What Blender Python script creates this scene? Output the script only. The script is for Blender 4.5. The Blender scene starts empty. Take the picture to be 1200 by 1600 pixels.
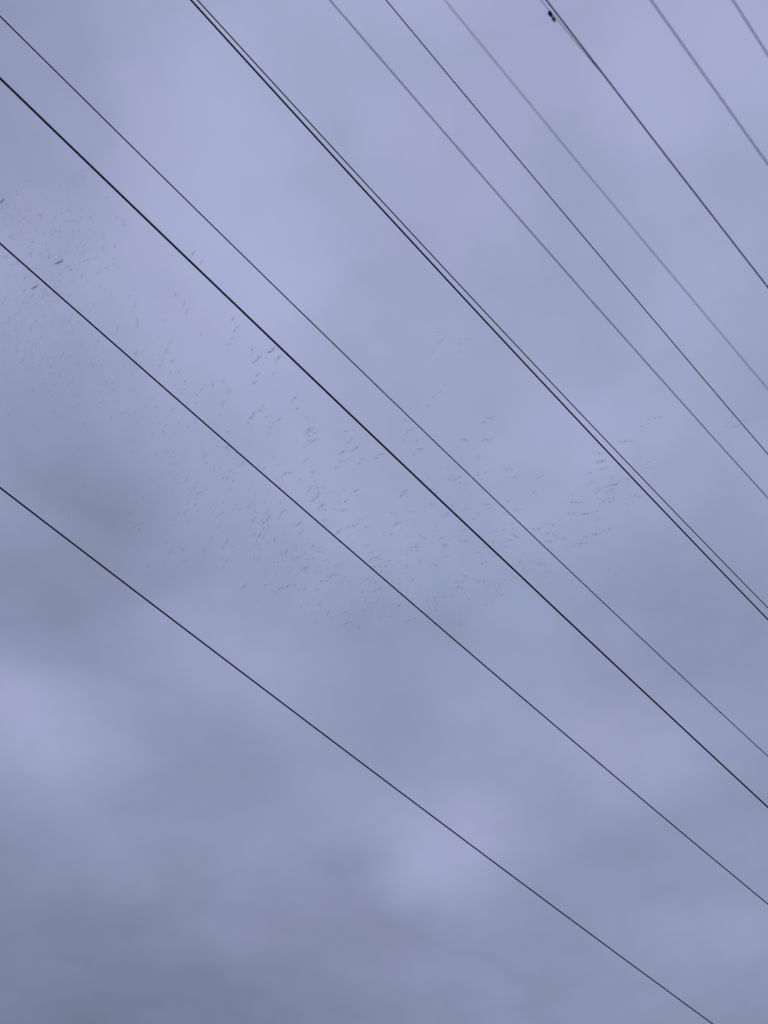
import bpy, math, random
from mathutils import Vector, Matrix

random.seed(11)
scene = bpy.context.scene
COL = scene.collection

# ------------------------------------------------------------------ camera
F_PX = 1200.0                       # focal length in photo pixels (photo 1200 x 1600)
ELEV = math.radians(63.632)         # the camera looks steeply up
CAM_Z = 1.6
cam_d = bpy.data.cameras.new('camera')
cam = bpy.data.objects.new('camera', cam_d)
COL.objects.link(cam)
cam.location = (0, 0, CAM_Z)
cam.rotation_euler = (math.pi / 2 + ELEV, 0, 0)
cam_d.sensor_fit = 'VERTICAL'
cam_d.sensor_height = 36.0
cam_d.lens = 36.0 * F_PX / 1600.0
cam_d.clip_start = 0.05
cam_d.clip_end = 5000
cam_d.dof.use_dof = True
cam_d.dof.focus_distance = 8.6
cam_d.dof.aperture_fstop = (cam_d.lens / 1000.0) / 0.024
scene.camera = cam

RIGHT = Vector((1, 0, 0))
FWD = Vector((0, math.cos(ELEV), math.sin(ELEV)))
UP = Vector((0, -math.sin(ELEV), math.cos(ELEV)))


def ray(x, y):
    return (RIGHT * (x - 600) + UP * (800 - y) + FWD * F_PX).normalized()


def plane_q(x, y):                  # direction of a pixel on a level plane one metre up
    d = ray(x, y)
    return d.x / d.z, d.y / d.z


# ------------------------------------------------------------------ sky
SUN_EL, SUN_AZ = math.radians(52), math.radians(150)
world = bpy.data.worlds.new('World')
scene.world = world
world.use_nodes = True
nt = world.node_tree
nt.nodes.clear()
N, LK = nt.nodes.new, nt.links.new


def math_node(op, a, b=None, c=None, clamp=False):
    n = N('ShaderNodeMath')
    n.operation = op
    n.use_clamp = clamp
    for i, v in enumerate((a, b, c)):
        if v is None:
            continue
        if isinstance(v, (int, float)):
            n.inputs[i].default_value = v
        else:
            LK(v, n.inputs[i])
    return n.outputs[0]


def vec_node(op, a, b=None):
    n = N('ShaderNodeVectorMath')
    n.operation = op
    for i, v in enumerate((a, b)):
        if v is None:
            continue
        if isinstance(v, tuple):
            n.inputs[i].default_value = v
        else:
            LK(v, n.inputs[i])
    return n


tc = N('ShaderNodeTexCoord')
sep = N('ShaderNodeSeparateXYZ')
LK(tc.outputs['Generated'], sep.inputs[0])
dz = math_node('MAXIMUM', sep.outputs[2], 0.06)
comb = N('ShaderNodeCombineXYZ')
LK(math_node('DIVIDE', sep.outputs[0], dz), comb.inputs[0])
LK(math_node('DIVIDE', sep.outputs[1], dz), comb.inputs[1])
Q = comb.outputs[0]                 # where the ray meets the cloud layer


def noise(scale, detail, rough, offs=(0, 0, 0)):
    n = N('ShaderNodeTexNoise')
    n.inputs['Scale'].default_value = scale
    n.inputs['Detail'].default_value = detail
    n.inputs['Roughness'].default_value = rough
    LK(vec_node('ADD', Q, offs).outputs[0], n.inputs['Vector'])
    return n


warp = noise(2.4, 4, 0.55, (3.1, 7.7, 0))
w0 = vec_node('SUBTRACT', warp.outputs['Color'], (0.5, 0.5, 0.5))
wv = N('ShaderNodeVectorMath')
wv.operation = 'SCALE'
LK(w0.outputs[0], wv.inputs[0])
wv.inputs['Scale'].default_value = 0.20
QW = vec_node('ADD', Q, wv.outputs[0]).outputs[0]

# thicker (dark) and thinner (bright) places of the cloud layer: x, y, radius, amount
CLOUDS = [
    (270, 190, 240, 0.10), (400, 370, 170, 0.05), (1110, 90, 260, 0.10), (1120, 470, 150, 0.06),
    (50, 1120, 150, 0.12), (10, 1180, 190, 0.09), (200, 1240, 230, 0.05), (690, 1355, 110, 0.17), (700, 1335, 170, 0.13), (745, 1270, 120, 0.05),
    (985, 1195, 120, 0.09), (960, 1180, 230, 0.10), (820, 1040, 130, 0.06), (860, 760, 190, 0.06), (480, 1080, 150, 0.05),
    (980, 640, 200, 0.03), (240, 540, 170, 0.03), (1000, 1500, 260, 0.09), (660, 1180, 180, 0.03),
    (1190, 1480, 160, 0.06), (600, 720, 220, 0.02), (420, 1420, 230, 0.05),
    (20, 60, 320, -0.17), (20, 250, 190, -0.06), (130, 790, 180, -0.08), (140, 780, 360, -0.09), (60, 950, 150, -0.09), (50, 940, 270, -0.08), (210, 850, 130, -0.04), (70, 690, 260, -0.04),
    (320, 1160, 170, -0.10), (300, 1270, 130, -0.05), (570, 1390, 150, -0.13), (60, 1650, 420, -0.22),
    (380, 1620, 300, -0.11), (640, 1050, 210, -0.11), (1080, 960, 260, -0.10), (1080, 1330, 140, -0.04),
    (860, 1500, 150, -0.06), (770, 190, 190, -0.04), (480, 270, 110, -0.03), (640, 400, 170, -0.03), (900, 330, 160, -0.03),
    (60, 640, 200, -0.05), (960, 520, 150, -0.02),
]
val = None
for (x, y, r, a) in CLOUDS:
    c = plane_q(x, y)
    e1, e2 = plane_q(x + r, y), plane_q(x, y + r)
    rad = 0.5 * (math.hypot(e1[0] - c[0], e1[1] - c[1]) + math.hypot(e2[0] - c[0], e2[1] - c[1]))
    dist = vec_node('DISTANCE', QW, (c[0], c[1], 0)).outputs['Value']
    mr = N('ShaderNodeMapRange')
    mr.interpolation_type = 'SMOOTHERSTEP'
    LK(dist, mr.inputs[0])
    mr.inputs[1].default_value = 0.0
    mr.inputs[2].default_value = rad * 1.15
    mr.inputs[3].default_value = a
    mr.inputs[4].default_value = 0.0
    val = mr.outputs[0] if val is None else math_node('ADD', val, mr.outputs[0])

n1 = math_node('MULTIPLY_ADD', noise(1.1, 5, 0.5, (11, 4, 0)).outputs['Fac'], 0.24, -0.12)
n2 = math_node('MULTIPLY_ADD', noise(3.8, 6, 0.52, (5, 19, 0)).outputs['Fac'], 0.18, -0.09)
n3 = math_node('MULTIPLY_ADD', noise(8.5, 6, 0.55, (2, 31, 0)).outputs['Fac'], 0.10, -0.05)
# shallow billows: ridged noise leaves firmer edges here and there
bil = math_node('ABSOLUTE', math_node('MULTIPLY_ADD', noise(2.9, 5, 0.5, (40, 8, 0)).outputs['Fac'], 2.0, -1.0))
n4 = math_node('MULTIPLY_ADD', bil, 0.20, -0.045)
val = math_node('ADD', math_node('ADD', math_node('ADD', math_node('ADD', val, n1), n2), n3), n4)
# an overcast dome is brightest overhead
dome = math_node('MULTIPLY_ADD', math_node('MAXIMUM', sep.outputs[2], 0.0), 0.56, 0.425)
lum = math_node('MULTIPLY', dome, math_node('ADD', val, 1.0))
tint = N('ShaderNodeMapRange')
LK(lum, tint.inputs[0])
tint.inputs[1].default_value = 0.55
tint.inputs[2].default_value = 1.05
cmix = N('ShaderNodeMix')
cmix.data_type = 'RGBA'
LK(tint.outputs[0], cmix.inputs[0])
cmix.inputs[6].default_value = (3.62, 4.18, 6.22, 1)
cmix.inputs[7].default_value = (3.86, 4.22, 6.42, 1)
hue = N('ShaderNodeMapRange')            # cooler slate and warmer violet patches
LK(noise(1.9, 4, 0.5, (17, 23, 0)).outputs['Fac'], hue.inputs[0])
hue.inputs[1].default_value, hue.inputs[2].default_value = 0.36, 0.64
hmix = N('ShaderNodeMix')
hmix.data_type = 'RGBA'
LK(hue.outputs[0], hmix.inputs[0])
hmix.inputs[6].default_value = (0.985, 1.004, 0.99, 1)
hmix.inputs[7].default_value = (1.008, 0.997, 1.012, 1)
hmul = vec_node('MULTIPLY', cmix.outputs[2], hmix.outputs[2])
ccol = N('ShaderNodeVectorMath')
ccol.operation = 'SCALE'
LK(hmul.outputs[0], ccol.inputs[0])
LK(lum, ccol.inputs['Scale'])
sky = N('ShaderNodeTexSky')
sky.sky_type = 'NISHITA'
sky.sun_disc = False
sky.sun_elevation = SUN_EL
sky.sun_rotation = SUN_AZ
smix = N('ShaderNodeMix')
smix.data_type = 'RGBA'
smix.inputs[0].default_value = 0.95     # cloud cover
LK(sky.outputs[0], smix.inputs[6])
LK(ccol.outputs[0], smix.inputs[7])
bg = N('ShaderNodeBackground')
bg.inputs['Strength'].default_value = 0.1
LK(smix.outputs[2], bg.inputs[0])
out = N('ShaderNodeOutputWorld')
LK(bg.outputs[0], out.inputs[0])

sun_d = bpy.data.lights.new('sun', 'SUN')
sun_d.energy = 0.5
sun_d.angle = math.radians(25)
sun_d.color = (1.0, 0.98, 0.96)
sun = bpy.data.objects.new('sun', sun_d)
COL.objects.link(sun)
sdir = Vector((math.sin(SUN_AZ) * math.cos(SUN_EL), math.cos(SUN_AZ) * math.cos(SUN_EL), math.sin(SUN_EL)))
sun.rotation_euler = sdir.to_track_quat('Z', 'Y').to_euler()

scene.view_settings.view_transform = 'Standard'
scene.view_settings.look = 'None'
scene.view_settings.exposure = 0
scene.view_settings.gamma = 1
scene.view_settings.use_curve_mapping = False
scene.render.engine = 'CYCLES'
scene.cycles.use_adaptive_sampling = False
scene.cycles.use_denoising = False


# ------------------------------------------------------------------ materials
def material(name, col, rough=0.6, var=0.25, scale=6.0, translucent=0.0, metallic=0.0):
    m = bpy.data.materials.new(name)
    m.use_nodes = True
    t = m.node_tree
    b = t.nodes['Principled BSDF']
    b.inputs['Roughness'].default_value = rough
    b.inputs['Metallic'].default_value = metallic
    co = t.nodes.new('ShaderNodeTexCoord')
    no = t.nodes.new('ShaderNodeTexNoise')
    no.inputs['Scale'].default_value = scale
    no.inputs['Detail'].default_value = 5
    t.links.new(co.outputs['Object'], no.inputs['Vector'])
    mx = t.nodes.new('ShaderNodeMix')
    mx.data_type = 'RGBA'
    mx.inputs[6].default_value = tuple(c * (1 - var) for c in col) + (1,)
    mx.inputs[7].default_value = tuple(min(1, c * (1 + var)) for c in col) + (1,)
    t.links.new(no.outputs['Fac'], mx.inputs[0])
    t.links.new(mx.outputs[2], b.inputs['Base Color'])
    if translucent:
        tr = t.nodes.new('ShaderNodeBsdfTranslucent')
        t.links.new(mx.outputs[2], tr.inputs['Color'])
        ms = t.nodes.new('ShaderNodeMixShader')
        ms.inputs[0].default_value = translucent
        t.links.new(b.outputs[0], ms.inputs[1])
        t.links.new(tr.outputs[0], ms.inputs[2])
        t.links.new(ms.outputs[0], t.nodes['Material Output'].inputs[0])
    return m


M_BLACK = material('black_cable_sheath', (0.018, 0.022, 0.038), 0.55, 0.35, 3.0)  # navy cast of the haze veil is put into the black base colour
M_GREY = material('weathered_grey_conductor', (0.10, 0.105, 0.12), 0.5, 0.3, 4.0, metallic=0.3)
M_PALE = material('pale_aluminium_conductor', (0.26, 0.27, 0.30), 0.45, 0.2, 4.0, metallic=0.5)
M_CLAMP = material('dark_clamp_rubber', (0.010, 0.011, 0.015), 0.6, 0.3, 60.0)
M_FEATHER = material('pale_feathers', (0.95, 0.95, 0.96), 0.8, 0.03, 9.0, translucent=0.95)
M_FEATHER_MID = material('grey_feathers', (0.87, 0.88, 0.90), 0.8, 0.08, 9.0, translucent=0.88)
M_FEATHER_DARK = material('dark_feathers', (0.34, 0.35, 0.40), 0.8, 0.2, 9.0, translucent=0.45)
M_GROUND = material('worn_asphalt', (0.085, 0.086, 0.09), 0.95, 0.35, 0.6)


def mesh_object(name, verts, faces, mat, smooth=True):
    me = bpy.data.meshes.new(name)
    me.from_pydata(verts, [], faces)
    me.materials.append(mat)
    if smooth:
        me.polygons.foreach_set('use_smooth', [True] * len(me.polygons))
    me.update()
    o = bpy.data.objects.new(name, me)
    COL.objects.link(o)
    return o


# ------------------------------------------------------------------ ground
G = 1500.0
gv, gf, gn = [], [], 24
for i in range(gn + 1):
    for j in range(gn + 1):
        x, y = -G + 2 * G * i / gn, -G + 2 * G * j / gn
        gv.append((x, y, 0.0 if math.hypot(x, y) < 150 else random.uniform(-0.6, 0.6)))
for i in range(gn):
    for j in range(gn):
        a = i * (gn + 1) + j
        gf.append((a, a + gn + 1, a + gn + 2, a + 1))
ground = mesh_object('ground', gv, gf, M_GROUND)
ground['kind'] = 'structure'

# ------------------------------------------------------------------ overhead wires
# All run level and parallel, 45 degrees off the camera's heading; s is measured along
# them, lat across them, h up from the camera.  Each is fixed by the line it follows.
WD = Vector((math.sin(math.radians(45)), math.cos(math.radians(45)), 0))
WL = Vector((WD.y, -WD.x, 0))


def polyfit2(xs, ys):
    """least squares y = a + b x + c x^2"""
    n = len(xs)
    if n < 3:
        b = (ys[1] - ys[0]) / (xs[1] - xs[0])
        return ys[0] - b * xs[0], b, 0.0
    S = [sum(x ** k for x in xs) for k in range(5)]
    T = [sum(y * x ** k for x, y in zip(xs, ys)) for k in range(3)]
    m = Matrix(((S[0], S[1], S[2]), (S[1], S[2], S[3]), (S[2], S[3], S[4])))
    v = m.inverted() @ Vector(T)
    return v.x, v.y, v.z


def wire_path(pts, h, s0=-30.0, s1=42.0, sag=0.0007, n=110):
    qs, ql = [], []
    for p in pts:
        d = ray(*p)
        q = d / d.z
        qs.append(q.dot(WD))
        ql.append(q.dot(WL))
    a, b, c = polyfit2(qs, ql)
    lo, hi = min(qs), max(qs)

    def lat(u):
        v = min(max(u, lo), hi)
        return a + b * v + c * v * v + (b + 2 * c * v) * (u - v)

    res = []
    for i in range(n + 1):
        s = s0 + (s1 - s0) * i / n
        z = h + sag * (s - 6.0) ** 2
        p = WD * s + WL * (lat(s / z) * z)
        res.append(Vector((p.x, p.y, CAM_Z + z)))
    return res


def tube(path, r, sides=8, wob=0.0):
    vs, fs = [], []
    n = len(path)
    for i, p in enumerate(path):
        t = (path[min(i + 1, n - 1)] - path[max(i - 1, 0)]).normalized()
        u = t.cross(Vector((0, 0, 1))).normalized()
        w = u.cross(t)
        off = w * random.uniform(-wob, wob) + u * random.uniform(-wob, wob)
        rr = r[i] if isinstance(r, (list, tuple)) else r
        for k in range(sides):
            a = 2 * math.pi * k / sides
            vs.append(tuple(p + off + u * (rr * math.cos(a)) + w * (rr * math.sin(a))))
    for i in range(n - 1):
        for k in range(sides):
            k2 = (k + 1) % sides
            fs.append((i * sides + k, i * sides + k2, (i + 1) * sides + k2, (i + 1) * sides + k))
    fs.append(tuple(range(sides - 1, -1, -1)))
    fs.append(tuple((n - 1) * sides + k for k in range(sides)))
    return vs, fs


P_W4 = [(0, 763), (90, 831), (260.5, 960), (312, 1000), (400, 1066), (600, 1220), (705, 1300), (800, 1368),
        (875, 1423), (940, 1471), (1113, 1600)]
P_W3 = [(0, 380.5), (102, 469), (200, 557), (295, 640), (317, 660), (360, 697), (390, 723), (455.5, 780), (502, 820),
        (620, 921), (660, 957), (712, 1000), (800, 1076), (944, 1200), (1087, 1320), (1200, 1412)]
P_A = [(0, 122), (122.5, 240), (185, 300), (267.5, 380), (300, 411), (400, 507), (445, 550), (500, 603), (559, 660),
       (620, 717), (660, 755), (814, 900), (919, 1000), (1000, 1074), (1135, 1200), (1198, 1261)]
P_W1 = [(0, 25), (217, 240), (280, 300), (300, 321), (360, 380), (400, 418.5), (500, 517.5), (533, 550), (627, 640),
        (660, 672.5), (780, 786.5), (860, 863.5), (900, 901), (920, 920.5), (1000, 993), (1066, 1057), (1200, 1183)]
P_P1 = [(298, 0), (400, 111), (526, 250), (572, 300), (756, 500), (800, 547), (887.5, 640), (920, 674), (943, 700),
        (1134, 900), (1200, 968)]
P_P2 = [(308, 0), (400, 99), (537, 250), (584, 300), (768, 500), (800, 533), (863, 600), (902.5, 640), (959, 700),
        (1151, 900), (1200, 950)]
P_W6 = [(516, 0), (730, 250), (775, 300), (863, 400), (1040, 600), (1130, 700), (1200, 779)]
P_W7 = [(603, 0), (780, 212), (800, 236), (936.5, 400), (1106, 600), (1192, 700), (1200, 710)]
P_W8 = [(695, 0), (780, 103), (800, 129), (1025, 400), (1193, 600), (1200, 608)]
P_W9 = [(854, 0), (944, 119), (1163, 400), (1200, 450)]
P_W10 = [(1017, 0), (1200, 257)]
P_W11 = [(1145, 0), (1200, 86)]

WIRES = [   # name, points, height above the camera, diameter, material, label
    ('overhead_wire', P_W4, 8.6, 0.0225, M_BLACK, 'lowest black wire, crossing from the left edge to the bottom right corner'),
    ('overhead_wire', P_W3, 8.8, 0.0215, M_BLACK, 'second black wire from the bottom, cutting through the bird flock'),
    ('overhead_cable', P_A, 7.0, 0.0208, M_BLACK, 'thickest and darkest black cable, just under a thinner wire'),
    ('overhead_wire', P_W1, 13.0, 0.0215, M_BLACK, 'thin wire close above the thickest black cable, paler towards the right edge'),
    ('overhead_wire', P_P1, 8.0, 0.0178, M_BLACK, 'darker lower wire of the two running close together'),
    ('overhead_wire', P_P2, 8.2, 0.0120, M_BLACK, 'thinner upper wire of the two running close together'),
    ('overhead_wire', P_W6, 4.6, 0.0058, M_GREY, 'soft grey wire next above the close pair of wires'),
    ('overhead_wire', P_W7, 6.2, 0.0080, M_BLACK, 'dark slate wire running between two paler grey wires'),
    ('overhead_wire', P_W8, 3.9, 0.0036, M_GREY, 'faint pale wire just below the wire beside the small black clamp'),
    ('overhead_wire', P_W9, 5.0, 0.0085, M_BLACK, 'dark grey wire passing right beside the small black clamp'),
    ('overhead_wire', P_W10, 3.6, 0.0050, M_GREY, 'pale blurred wire, second from the top right corner'),
    ('overhead_wire', P_W11, 3.6, 0.0050, M_GREY, 'pale blurred wire cutting across the top right corner'),
]
for name, pts, h, dia, mat, label in WIRES:
    v, f = tube(wire_path(pts, h), dia / 2, 8, wob=0.0006)
    o = mesh_object(name, v, f, mat)
    o['label'] = label
    o['category'] = 'cable' if name == 'overhead_cable' else 'wire'
    o['group'] = 'parallel overhead wires against the sky'


# the hair-thin wire that runs into the wire above it, with a two-lobed clamp on it
def on_level(x, y, h):
    d = ray(x, y)
    p = d * (h / d.z)
    return Vector((p.x, p.y, p.z + CAM_Z))


ha = 5.0
a0, a1 = on_level(845, 0, ha), on_level(946, 121.5, ha)
back = a0 - (a1 - a0) * 9.0
lead = bpy.data.objects.new('tie_wire', None)
COL.objects.link(lead)
lead['label'] = 'hair-thin faint wire with a small black two-lobed clamp at the top edge'
lead['category'] = 'wire'
path = [back + (a1 - back) * (i / 40) + Vector((0, 0, 0.25 * (1 - i / 40) ** 2)) for i in range(41)]
lead.location = path[0]
v, f = tube([p - path[0] for p in path], 0.0016, 6)
strand = mesh_object('strand', v, f, M_GREY)
strand.parent = lead


def blob(path_r, sides=12):
    return tube([p for p, r in path_r], [r for p, r in path_r], sides)


c1, c2 = on_level(859.6, 21.5, ha), on_level(865.0, 30.0, ha)
ax = (c2 - c1).normalized()
for (c, ln, rad) in ((c1, 0.0165, 0.0112), (c2, 0.017, 0.0080)):
    prof = [(-1.0, 0.25), (-0.8, 0.62), (-0.45, 0.92), (0.0, 1.0), (0.45, 0.9), (0.8, 0.6), (1.0, 0.25)]
    v, f = blob([(c + ax * (ln * t) - path[0], rad * k) for t, k in prof])
    o = mesh_object('clamp', v, f, M_CLAMP)
    o.parent = lead
m_ = (c1 + c2) / 2
v, f = tube([c1 - path[0], m_ - path[0], c2 - path[0]], 0.005, 8)
o = mesh_object('clamp_bolt', v, f, M_CLAMP)
o.parent = lead


# ------------------------------------------------------------------ birds
def bird_mesh(name, inner, outer, bend, span=0.80, mat=M_FEATHER, chord=1.0):
    """one continuous body: rings from beak to tail, each wing drawn out of the flank.
    inner / outer: dihedral of arm and hand in degrees, bend: sweep of the hand"""
    rings = [(0.315, 0.004, 0.004, 0.0), (0.27, 0.013, 0.013, 0.0), (0.225, 0.033, 0.032, 0.006), (0.17, 0.030, 0.031, 0.004),
             (0.095, 0.052, 0.050, 0.0), (0.02, 0.060, 0.056, -0.004), (-0.075, 0.048, 0.044, 0.0), (-0.16, 0.030, 0.024, 0.004),
             (-0.23, 0.042, 0.009, 0.006), (-0.31, 0.066, 0.004, 0.008)]
    vs, fs = [], []
    for (y, rx, rz, zc) in rings:
        for k in range(8):
            a = math.radians(22.5 + 45 * k)
            vs.append((rx * 0.64 * math.cos(a), y * 0.72, zc + rz * 0.64 * math.sin(a)))
    for i in range(len(rings) - 1):
        for k in range(8):
            k2 = (k + 1) % 8
            if i in (4, 5) and k in (7, 3):      # flank openings for the wings
                continue
            fs.append((i * 8 + k, (i + 1) * 8 + k, (i + 1) * 8 + k2, i * 8 + k2))
    fs.append(tuple(range(8)))
    fs.append(tuple((len(rings) - 1) * 8 + k for k in range(7, -1, -1)))
    for side in (1, -1):
        top, bot = (0, 7) if side == 1 else (3, 4)
        loop = [4 * 8 + top, 5 * 8 + top, 6 * 8 + top, 6 * 8 + bot, 5 * 8 + bot, 4 * 8 + bot]
        x, y, z = 0.037, 0.02, 0.003
        prev = loop
        steps = [(0.10, inner, 0.02, 0.165), (0.11, inner, 0.035, 0.16), (0.07, (inner + outer) / 2, 0.01, 0.15),
                 (0.11, outer, -0.045 * bend, 0.125), (0.11, outer, -0.075 * bend, 0.085), (0.09, outer, -0.08 * bend, 0.022)]
        for (dx, dih, dy, ch) in steps:
            dx *= span / 0.58
            ch *= chord
            x += dx * math.cos(math.radians(dih))
            z += dx * math.sin(math.radians(dih))
            y += dy
            th = 0.016 * ch / 0.16
            base = len(vs)
            for (yy, zz) in ((0.42, 0), (0.0, 1), (-0.58, 0), (-0.58, -0.25), (0.0, -0.2), (0.42, -0.35)):
                vs.append((side * x, y + yy * ch, z + zz * th))
            cur = [base + k for k in range(6)]
            for k in range(6):
                k2 = (k + 1) % 6
                q = (prev[k], prev[k2], cur[k2], cur[k])
                fs.append(q if side == 1 else q[::-1])
            prev = cur
        fs.append(tuple(prev) if side == 1 else tuple(prev[::-1]))
    me = bpy.data.meshes.new(name)
    me.from_pydata(vs, [], fs)
    me.materials.append(mat)
    me.polygons.foreach_set('use_smooth', [True] * len(me.polygons))
    me.update()
    return me, vs, fs


POSES = [(14, -8, 1.0), (26, -16, 1.2), (34, 12, 0.8), (-6, -24, 1.1), (4, 2, 0.9), (20, -30, 1.5), (48, 30, 0.6), (-20, -38, 1.2), (38, -24, 1.7), (-12, 10, 1.0)]
KINDS = [bird_mesh('bird', *p, chord=0.62) for p in POSES]
KINDS_MID = [bird_mesh('grey_bird', *p, mat=M_FEATHER_MID, chord=0.64) for p in POSES]
KINDS_DARK = [bird_mesh('dark_bird', *p, mat=M_FEATHER_DARK) for p in POSES[:3]]

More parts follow.
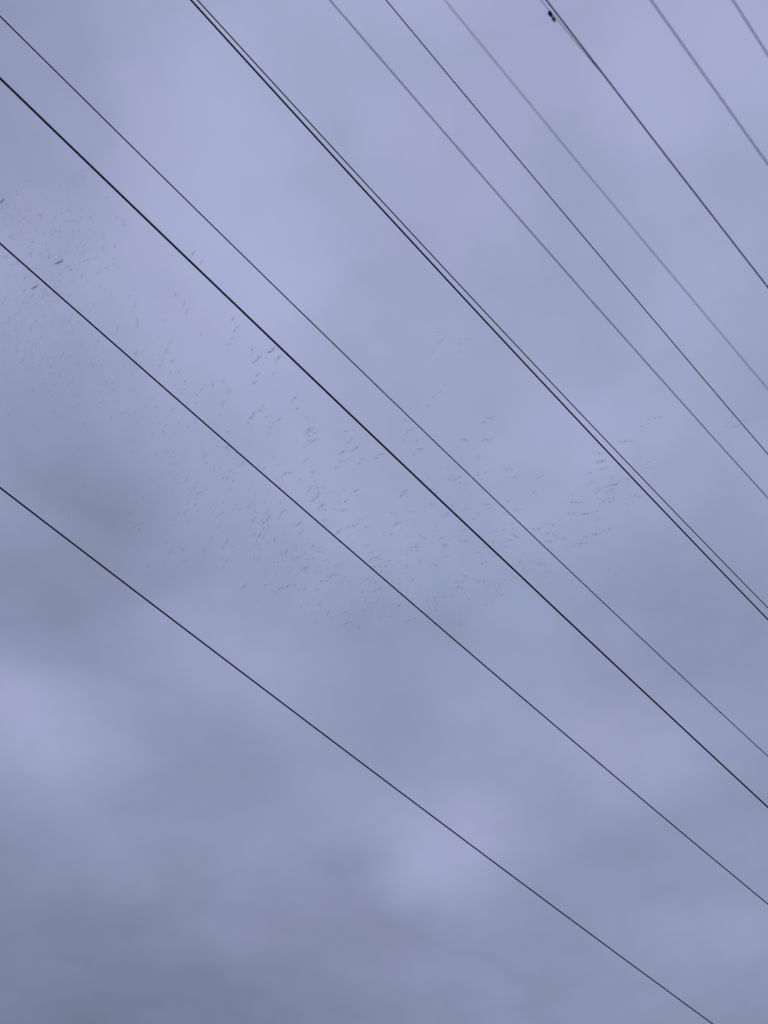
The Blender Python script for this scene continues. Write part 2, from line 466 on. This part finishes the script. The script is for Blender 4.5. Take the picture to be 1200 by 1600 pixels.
# where the flock's birds stand in the photograph, read off enlargements:
# (corner x, corner y, enlargement, [(x, y), ...] in the enlargement; third value 2 = clearly darker, 1 = a little)
FLOCK = [
 (0, 240, 4, [(8,298,2),(16,332,1),(48,336),(505,108),(520,140),(120,372),(85,400),(150,400),(178,425),(250,385),(368,292),(388,370),(350,395),(432,358),
  (515,347),(490,430),(465,425),(505,410),(565,475),(582,500),(128,484),(205,530),(60,520),(95,530),(378,522),(420,555),(460,525),(280,605),(305,655),
  (320,688),(378,640,1),(368,678,2),(390,668),(405,615),(440,605),(480,610),(530,570),(558,597),(570,660),(600,650),(420,710),(440,727,1),(450,690),
  (385,742),(350,775),(370,795),(355,832),(300,785),(450,795),(510,765),(548,795),(710,660),(665,715),(710,690),(735,400),(760,420),(30,647,1),(112,685),
  (78,695),(80,730),(157,775,1),(168,728),(75,775),(105,805),(222,803),(215,835,2),(280,855,1),(298,877),(278,882),(150,857),(205,885),(228,905),(100,905),
  (35,910),(10,940),(50,950),(120,990),(130,970),(230,1015),(350,930),(348,1010),(345,1035),(60,1030),(60,1060),(25,1115),(90,1110),(190,1100),(285,1070),
  (290,1100),(110,1163),(30,1230),(105,1205),(370,1085),(450,1115),(480,955),(512,978),(560,1030),(585,940),(620,838),(660,852),(808,890),(690,875),
  (835,950),(820,985),(860,1045),(855,1075),(735,1080),(730,1105),(485,1190),(430,1230),(455,1235),(440,1265),(595,1215),(600,1200),(570,1305),(495,1325),
  (645,1290),(630,1320),(625,1375),(750,1375),(660,1430),(650,1450),(475,1495),(410,1400),(320,1340),(320,1425),(270,1270),(270,1345),(300,1305),(215,1360),
  (420,1560),(450,1590),(848,1250,1),(740,1590),(1150,940),(1165,1000),(1030,1035),(1095,880),(1075,1165),(1040,1230),(1070,1300),(1005,1315),(1065,1372),
  (1115,1362),(1090,1448),(1135,1497),(1170,1555),(1160,1420)]),
 (200, 380, 4, [(405,65,1),(458,118),(350,378),(368,420),(295,320),(40,395),(15,425),(60,480),(55,515),(235,470),(215,490),(280,600),(265,625),(240,670),
  (215,735),(205,760),(272,738,1),(265,812),(318,802),(290,887),(335,937),(372,995),(355,865),(480,885),(455,915),(430,950),(415,1005),(430,1000),(460,572),
  (448,580),(680,525),(662,550),(648,597),(630,632),(595,860),(632,920),(597,992),(585,1030),(905,660,1),(885,680),(940,715,1),(925,740),(960,712),(815,715),
  (785,745),(805,825),(785,872),(908,815),(775,668),(650,480),(825,1045),(785,1065),(765,1095),(750,1125),(875,1075),(860,1090),(840,1015),(940,1105),
  (905,1125),(890,1150),(885,1190),(1065,1030),(1045,1040),(1040,968),(1120,1085),(1155,1110),(1135,1150),(1165,1185),(1130,1180),(1150,1200),(1160,1235),
  (1180,1222),(1125,1235),(1110,1265),(1110,1350),(625,1180),(612,1280),(640,1275),(668,1345),(680,1400),(640,1420),(690,1385),(855,1400),(985,1440),
  (960,1460),(930,1475),(985,1530),(1170,1490),(1185,1560),(1155,1590),(490,1330),(500,1315),(595,1465),(640,1530),(570,1400),(620,1465),(455,1410),
  (460,1250),(295,1030),(270,1045),(255,1075),(145,1105),(120,1145),(120,1022),(150,1195),(222,1180,1),(235,1165),(285,1190),(270,1215),(205,1240),(40,1055),
  (30,1085),(15,1150),(15,930),(205,1435),(315,1440),(285,1455),(320,1500),(280,1530),(370,1470),(415,1530),(455,1555),(430,1570),(400,1560),(130,1570),
  (100,1590),(190,1525),(50,1545)]),
 (90, 660, 4, [(170,390,1),(185,375),(148,448),(70,598,1),(95,578),(60,620),(40,540),(575,445),(545,475),(520,490),(505,535),(490,420),(630,405),(650,315),
  (630,350),(715,262),(755,320),(740,350),(755,380),(720,410),(850,405),(830,430),(905,425),(885,445),(870,470),(860,515),(810,512),(810,545),(790,570),
  (755,565),(750,590),(735,640),(490,605),(455,630),(455,570),(1035,500),(1085,412),(1060,350),(1030,350),(1010,280),(1100,320),(895,290),(940,195),(920,225),
  (900,130),(990,585),(1015,640),(1000,665),(980,720),(1060,740),(1035,770),(1065,860),(1045,870),(1030,908),(1012,935),(915,802,1),(935,795),(710,795,1),
  (700,815),(805,772),(785,790),(775,808),(770,835),(815,855),(790,875),(525,830,1),(545,822),(580,875),(565,900),(555,940),(560,970),(740,975),(780,970),
  (715,1000),(765,990),(690,850),(675,735),(1160,950),(1130,965),(1165,1025,1),(1135,1040),(1190,430),(1190,530)]),
 (360, 660, 4, [(500,40),(485,50),(490,85),(530,60),(540,105),(510,120),(490,115),(475,150),(480,230),(755,105),(735,125),(785,160),(765,180),(720,55),
  (700,185),(690,245),(730,235),(825,230),(835,225),(805,255),(905,225),(845,80),(950,195,1),(970,190),(915,220),(660,280),(505,310),(300,265),(215,280),
  (205,290),(345,318,1),(370,312),(325,330),(295,350),(345,415),(545,355),(520,375),(545,405),(580,410),(500,410),(540,465),(510,490),(570,520,1),(600,515),
  (585,545),(555,540),(720,420),(700,432),(780,430),(675,495),(715,495),(700,550),(720,545),(595,605),(585,620),(840,590),(815,605),(790,635),(760,645),
  (735,655),(675,685,1),(660,690),(845,653),(800,680),(1100,425),(1085,440),(1065,460),(1000,570),(1030,575),(1015,560),(1060,628),(1035,635),(965,692),
  (945,700),(1130,780),(1160,780),(1120,800),(1140,800),(1110,825),(630,742),(645,735),(680,780),(520,755),(500,770),(525,770),(495,785),(575,810),(410,793),
  (320,820),(345,815),(420,845),(390,855),(330,865),(270,875),(300,870),(240,905),(235,900),(515,850),(480,855),(590,860),(610,855),(690,880),(660,895),
  (460,912,1),(485,908),(445,918),(370,938),(540,935),(565,938),(425,950),(650,955,1),(675,955),(625,970),(720,965),(740,990),(705,995),(570,995),(600,990),
  (355,1025,1),(325,1030),(400,1018),(300,1045),(245,1012),(220,1018),(465,1040),(430,1045),(545,1045),(280,1070),(525,1100),(510,1110),(490,1135),(555,1135),
  (440,1155),(520,1190),(905,845,1),(880,855),(930,855),(1000,865),(965,870),(980,870),(905,900),(930,905),(970,900),(940,935),(980,935),(900,965),
  (930,985),(950,990),(905,995),(880,975),(1085,890),(1105,895),(1140,985,1),(1160,980),(1125,990),(935,1040,1),(955,1040),(910,1050),(830,1060),(810,1068),
  (855,1055),(890,1060),(790,1090),(765,1120),(830,1135),(870,1132),(850,1130),(965,1145),(945,1150),(1050,1145,1),(1035,1150),(1010,1180),(800,1175),
  (830,1175),(720,1185),(690,1195),(665,1210),(640,1215),(835,1205),(880,1205),(915,1205),(730,1252,1),(710,1258),(790,1285),(810,1285),(1000,1215),
  (1120,1230),(1145,1228),(1095,1245),(945,1220),(150,835,1),(180,835),(165,800),(185,800),(165,765),(185,760),(150,710),(180,705),(165,740),(205,665,1),
  (235,650),(230,610,1),(215,600),(240,590),(205,630),(195,610),(220,570),(230,555),(150,600),(140,620),(135,495),(120,515),(105,540),(315,500),(345,548),
  (320,565),(430,635),(460,680),(435,695),(300,600),(80,955),(50,965),(85,1025,1),(60,1040),(215,950),(225,960)]),
 (620, 640, 4, [(90,125),(65,140),(55,65),(40,190),(125,195),(145,245,1),(125,258),(105,275),(425,187,1),(560,187),(535,195),(590,185),(600,45),(575,50),
  (550,78),(510,290),(690,372),(720,372),(735,420),(900,415),(550,395),(520,400),(500,408),(350,412),(325,430),(320,365),(405,420),(385,420),(420,465),
  (395,460),(430,500),(60,505),(40,515),(25,540),(215,590),(230,485),(210,500),(205,430),(550,595),(575,592),(590,615),(565,615),(440,615),(420,625),
  (490,682),(470,680),(510,650),(745,630),(690,570),(720,710),(730,745),(650,752),(620,760),(670,755),(740,787,1),(710,815),(680,860),(610,820),(590,830),
  (865,520),(850,520),(940,710),(920,720),(975,720),(885,745),(855,748),(940,775),(980,775),(1020,775),(1000,800),(960,825,1),(940,830),(970,870),
  (1095,527),(1080,527),(1120,578),(1090,575),(1150,580),(1180,655),(1165,795),(1195,792),(1110,850),(1150,840),(1130,848),(1180,830),(215,760),(235,765),
  (180,800),(290,802),(270,805),(300,848,1),(280,852),(120,858),(100,860),(85,880),(120,882),(65,900),(300,918),(280,920),(320,917),(50,970),(75,975),
  (245,975),(430,820),(405,820),(410,748),(430,750),(520,895),(500,890),(560,955),(535,965),(610,910),(635,905),(430,1040),(450,1040),(420,1045),(495,1065),
  (475,1063),(515,1068),(410,1075),(380,1075),(360,1080),(575,1095),(545,1075),(405,1115),(380,1112),(680,1065),(715,1065),(740,1050),(640,1100),(100,1065,1),
  (85,1068),(120,1062),(185,1100),(155,1110),(135,1115),(345,1165),(315,1168),(290,1170),(240,1175),(255,1170),(225,1185),(190,1195),(260,1220),(245,1218),
  (445,1180),(460,1185),(610,1185),(590,1195),(570,1205),(560,1225),(655,1160),(630,1130),(10,1227),(240,1250),(215,1270),(190,1280),(395,1287),(360,1285),
  (110,1305),(80,1312),(60,1325),(800,905),(870,935),(890,938),(840,940),(820,945),(780,945),(900,962,1),(880,950),(790,995),(820,1010),(855,1000),
  (810,1018),(940,1040),(925,1040),(930,1015),(770,965)]),
 (860, 600, 3.529, [(575,188),(605,182),(545,195),(510,255),(505,235),(410,315),(440,312),(385,318),(540,430),(545,460),(525,462),(1020,235,1),(1045,222),
  (975,230),(1000,180),(1075,200),(270,383),(285,425,1),(300,428),(260,435),(310,462),(285,470),(340,515),(360,553,1),(335,550),(310,567),(345,575),
  (330,585),(350,600),(335,600),(310,600),(270,582),(250,600),(320,630),(350,632),(325,648),(290,650),(255,632),(225,540),(245,545),(215,545),(220,490),
  (465,615),(490,622),(420,660),(425,525),(125,607),(140,650,1),(175,652),(115,658),(245,702),(265,700),(185,718,1),(210,717),(130,715),(100,712),(165,718),
  (255,745),(275,745),(335,800),(315,802),(290,805),(250,828,1),(270,832),(205,840),(175,842),(195,838),(170,880,1),(200,875),(150,888),(125,893),(45,825),
  (20,828),(85,855),(65,850),(10,862),(5,910)]),
 (640, 500, 8, [(390,255),(430,240),(350,275),(300,355),(290,400),(690,250),(720,235),(625,300),(610,400),(380,895),(290,960),(240,1070),(355,145)]),
 (0, 0, 3, [(25,115)]),
]
marks = []
for (cx, cy, k, pts) in FLOCK:
    for p in pts:
        marks.append([cx + p[0] / k, cy + p[1] / k, p[2] if len(p) > 2 else 0])
marks.sort(key=lambda m: -m[2])
birds = []                           # the two wings of one bird were often read as two marks
for m in marks:
    near = None
    for b in birds:
        if abs(b[0] - m[0]) < (6.0 if m[0] > 200 else 3.0) and abs(b[1] - m[1]) < (4.5 if m[0] > 200 else 3.0):
            near = b
            break
    if near:
        if near[2] == 0:
            near[0], near[1] = (near[0] + m[0]) / 2, (near[1] + m[1]) / 2
        near[3] += 1
    else:
        birds.append([m[0], m[1], m[2], 1])


def y_on(pts, x):
    for (x0, y0), (x1, y1) in zip(pts, pts[1:]):
        if x0 <= x <= x1:
            return y0 + (y1 - y0) * (x - x0) / (x1 - x0)
    return -1 if x < pts[0][0] else 9999


def smooth(a, b, x):
    t = min(max((x - a) / (b - a), 0), 1)
    return t * t * (3 - 2 * t)


def bird_matrix(x, y, dark):
    """flock climbing away to the left: wings lie along the strokes seen in the photo"""
    h = 184 - 79 * smooth(60, 500, x) + random.gauss(0, 5)
    if y < y_on(P_W1, x) and (y < 650 or x > 1000):
        h *= 1.35
    if dark == 2 and x < 250:
        h *= 0.8
    ang = 62 - 56 * smooth(180, 760, x) + random.gauss(0, 14 if x > 250 else 34)   # degrees, rising to the right
    if dark == 2:
        ang = random.gauss(38, 6)
    d = ray(x, y)
    p = d * (h / d.z)
    ca, sa = math.cos(math.radians(ang)), -math.sin(math.radians(ang))
    d2 = ray(x + 4 * ca, y + 4 * sa)
    p2 = d2 * (h / d2.z)
    wing = (p2 - p)
    wing.z = 0
    wing.normalize()
    head = Vector((0, 0, 1)).cross(wing)
    bank = math.radians(random.gauss(0, 24))
    upv = Vector((0, 0, 1))
    w = wing * math.cos(bank) + upv * math.sin(bank)
    u = head.cross(w) * -1
    if u.z < 0:
        u = -u
    head = u.cross(w)
    rot = Matrix((w, head, u)).transposed().to_4x4()
    s = random.uniform(0.82, 1.14) * (1.12 if dark else 1.0)
    return Matrix.Translation(p + Vector((0, 0, CAM_Z))) @ rot @ Matrix.Scale(s, 4), ang


BANDS = [   # from the top: upper wire, lower wire, name, group
    (None, P_P2, 'sky above close wire pair', 'birds above the close wire pair'),
    (P_P1, P_W1, 'band under close wire pair', 'birds under the close wire pair'),
    (P_W1, P_A, 'narrow band above thickest cable', 'birds just above the thickest cable'),
    (P_A, P_W3, 'band under thickest cable', 'birds under the thickest cable'),
    (P_W3, P_W4, 'band under second-lowest wire', 'birds under the second-lowest wire'),
]


def describe(i, ang):
    """label and group of a bird: its spacing, its tone and its place among the wires"""
    x, y, dark, cnt = birds[i]
    ds = sorted(math.hypot(b[0] - x, b[1] - y) for j, b in enumerate(birds) if j != i)
    iso = 'lone' if ds[0] > 19 else ('bunched' if ds[2] < 13 else 'scattered')
    wings = 'steep-winged' if ang > 42 else ('level-winged' if ang < 14 else 'slant-winged')
    tone = 'darker' if dark else 'faint'
    part = ('far left' if x < 130 else 'left' if x < 300 else 'centre-left' if x < 470 else
            'centre' if x < 650 else 'right' if x < 850 else 'far right')
    for up, lo, band, grp in BANDS:
        if y < y_on(lo, x) or lo is P_W4:
            break
    y1 = y_on(lo, x)
    y0 = y_on(up, x) if up else y1 - 120
    where = 'very high' if y - y0 < 40 else ('high' if y - y0 < 100 else 'low')
    return '%s %s %s bird %s in %s part of %s' % (iso, tone, wings, where, part, band), grp


SPECIAL = [   # birds that stand out
    (2, 314.5, 'darkest bird, cut by the left edge of the picture'),
    (4, 323, 'grey bird right under the darkest bird at the left edge'),
    (92, 409.5, 'dark bird with wings spread, the larger of two close together in the left swarm'),
    (94.5, 400, 'smaller grey bird just above the dark spread-winged one in the left swarm'),
    (53.8, 448.8, 'dark short bird just below the second-lowest wire near the left edge'),
    (426, 545, 'dark bird just under the thickest cable, left of the picture middle'),
    (435, 558.8, 'grey bird below right of the dark bird at the thickest cable'),
    (107.5, 809.5, 'lone speck of a bird just above the lowest wire'),
    (132.5, 757.5, 'lone small bird apart from the flock, at left above the lowest wire'),
    (411, 826, 'darkest bird of the vertical column under the second-lowest wire'),
    (301, 396, 'lone bird just above the thickest cable, left of the picture middle'),
    (8, 38, 'lone faint bird in the top left corner beside the thin wire'),
]
special_for = {}
for (sx, sy, lab) in SPECIAL:
    best = min(range(len(birds)), key=lambda i: (birds[i][0] - sx) ** 2 + (birds[i][1] - sy) ** 2)
    special_for[best] = lab

order = sorted(range(len(birds)), key=lambda i: (i not in special_for, -birds[i][2], birds[i][0] < 210, -birds[i][3], random.random()))
N_SINGLE = 300
for i in order[:N_SINGLE]:
    x, y, dark, cnt = birds[i]
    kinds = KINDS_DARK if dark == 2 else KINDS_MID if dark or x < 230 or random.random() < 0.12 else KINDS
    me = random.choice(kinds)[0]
    o = bpy.data.objects.new('bird', me)
    COL.objects.link(o)
    o.matrix_world, ang = bird_matrix(x, y, dark)
    lab, grp = describe(i, ang)
    o['label'] = special_for.get(i, lab)
    o['category'] = 'bird'
    o['group'] = grp

fv, ff = [], []
for i in order[N_SINGLE:]:
    x, y, dark, cnt = birds[i]
    me, vs, fs = random.choice(KINDS)
    M, ang = bird_matrix(x, y, dark)
    b0 = len(fv)
    fv.extend(tuple(M @ Vector(v)) for v in vs)
    ff.extend(tuple(b0 + k for k in f) for f in fs)
# many more, barely there, around the birds that can be told apart
for (cx, cy, sx, sy, n) in ((75, 365, 55, 45, 95), (40, 490, 45, 60, 115), (110, 590, 60, 50, 70), (240, 640, 70, 50, 45),
                            (300, 780, 70, 60, 55), (430, 850, 70, 60, 60), (600, 910, 90, 40, 35), (760, 850, 90, 45, 20)):
    for k in range(n):
        x, y = random.gauss(cx, sx), random.gauss(cy, sy)
        if y > y_on(P_W4, x) - 40 or x < 2:
            continue
        me, vs, fs = random.choice(KINDS_MID)
        M, ang = bird_matrix(x, y, 0)
        M = M @ Matrix.Scale(1.0 if x < 220 else 0.8, 4)
        b0 = len(fv)
        fv.extend(tuple(M @ Vector(v)) for v in vs)
        ff.extend(tuple(b0 + q for q in f) for f in fs)
print('BIRDS', len(birds))
flock = mesh_object('distant_bird_flock', fv, ff, M_FEATHER)
flock['kind'] = 'stuff'
flock['label'] = 'faintest far birds scattered through the whole flock'
flock['category'] = 'flock'
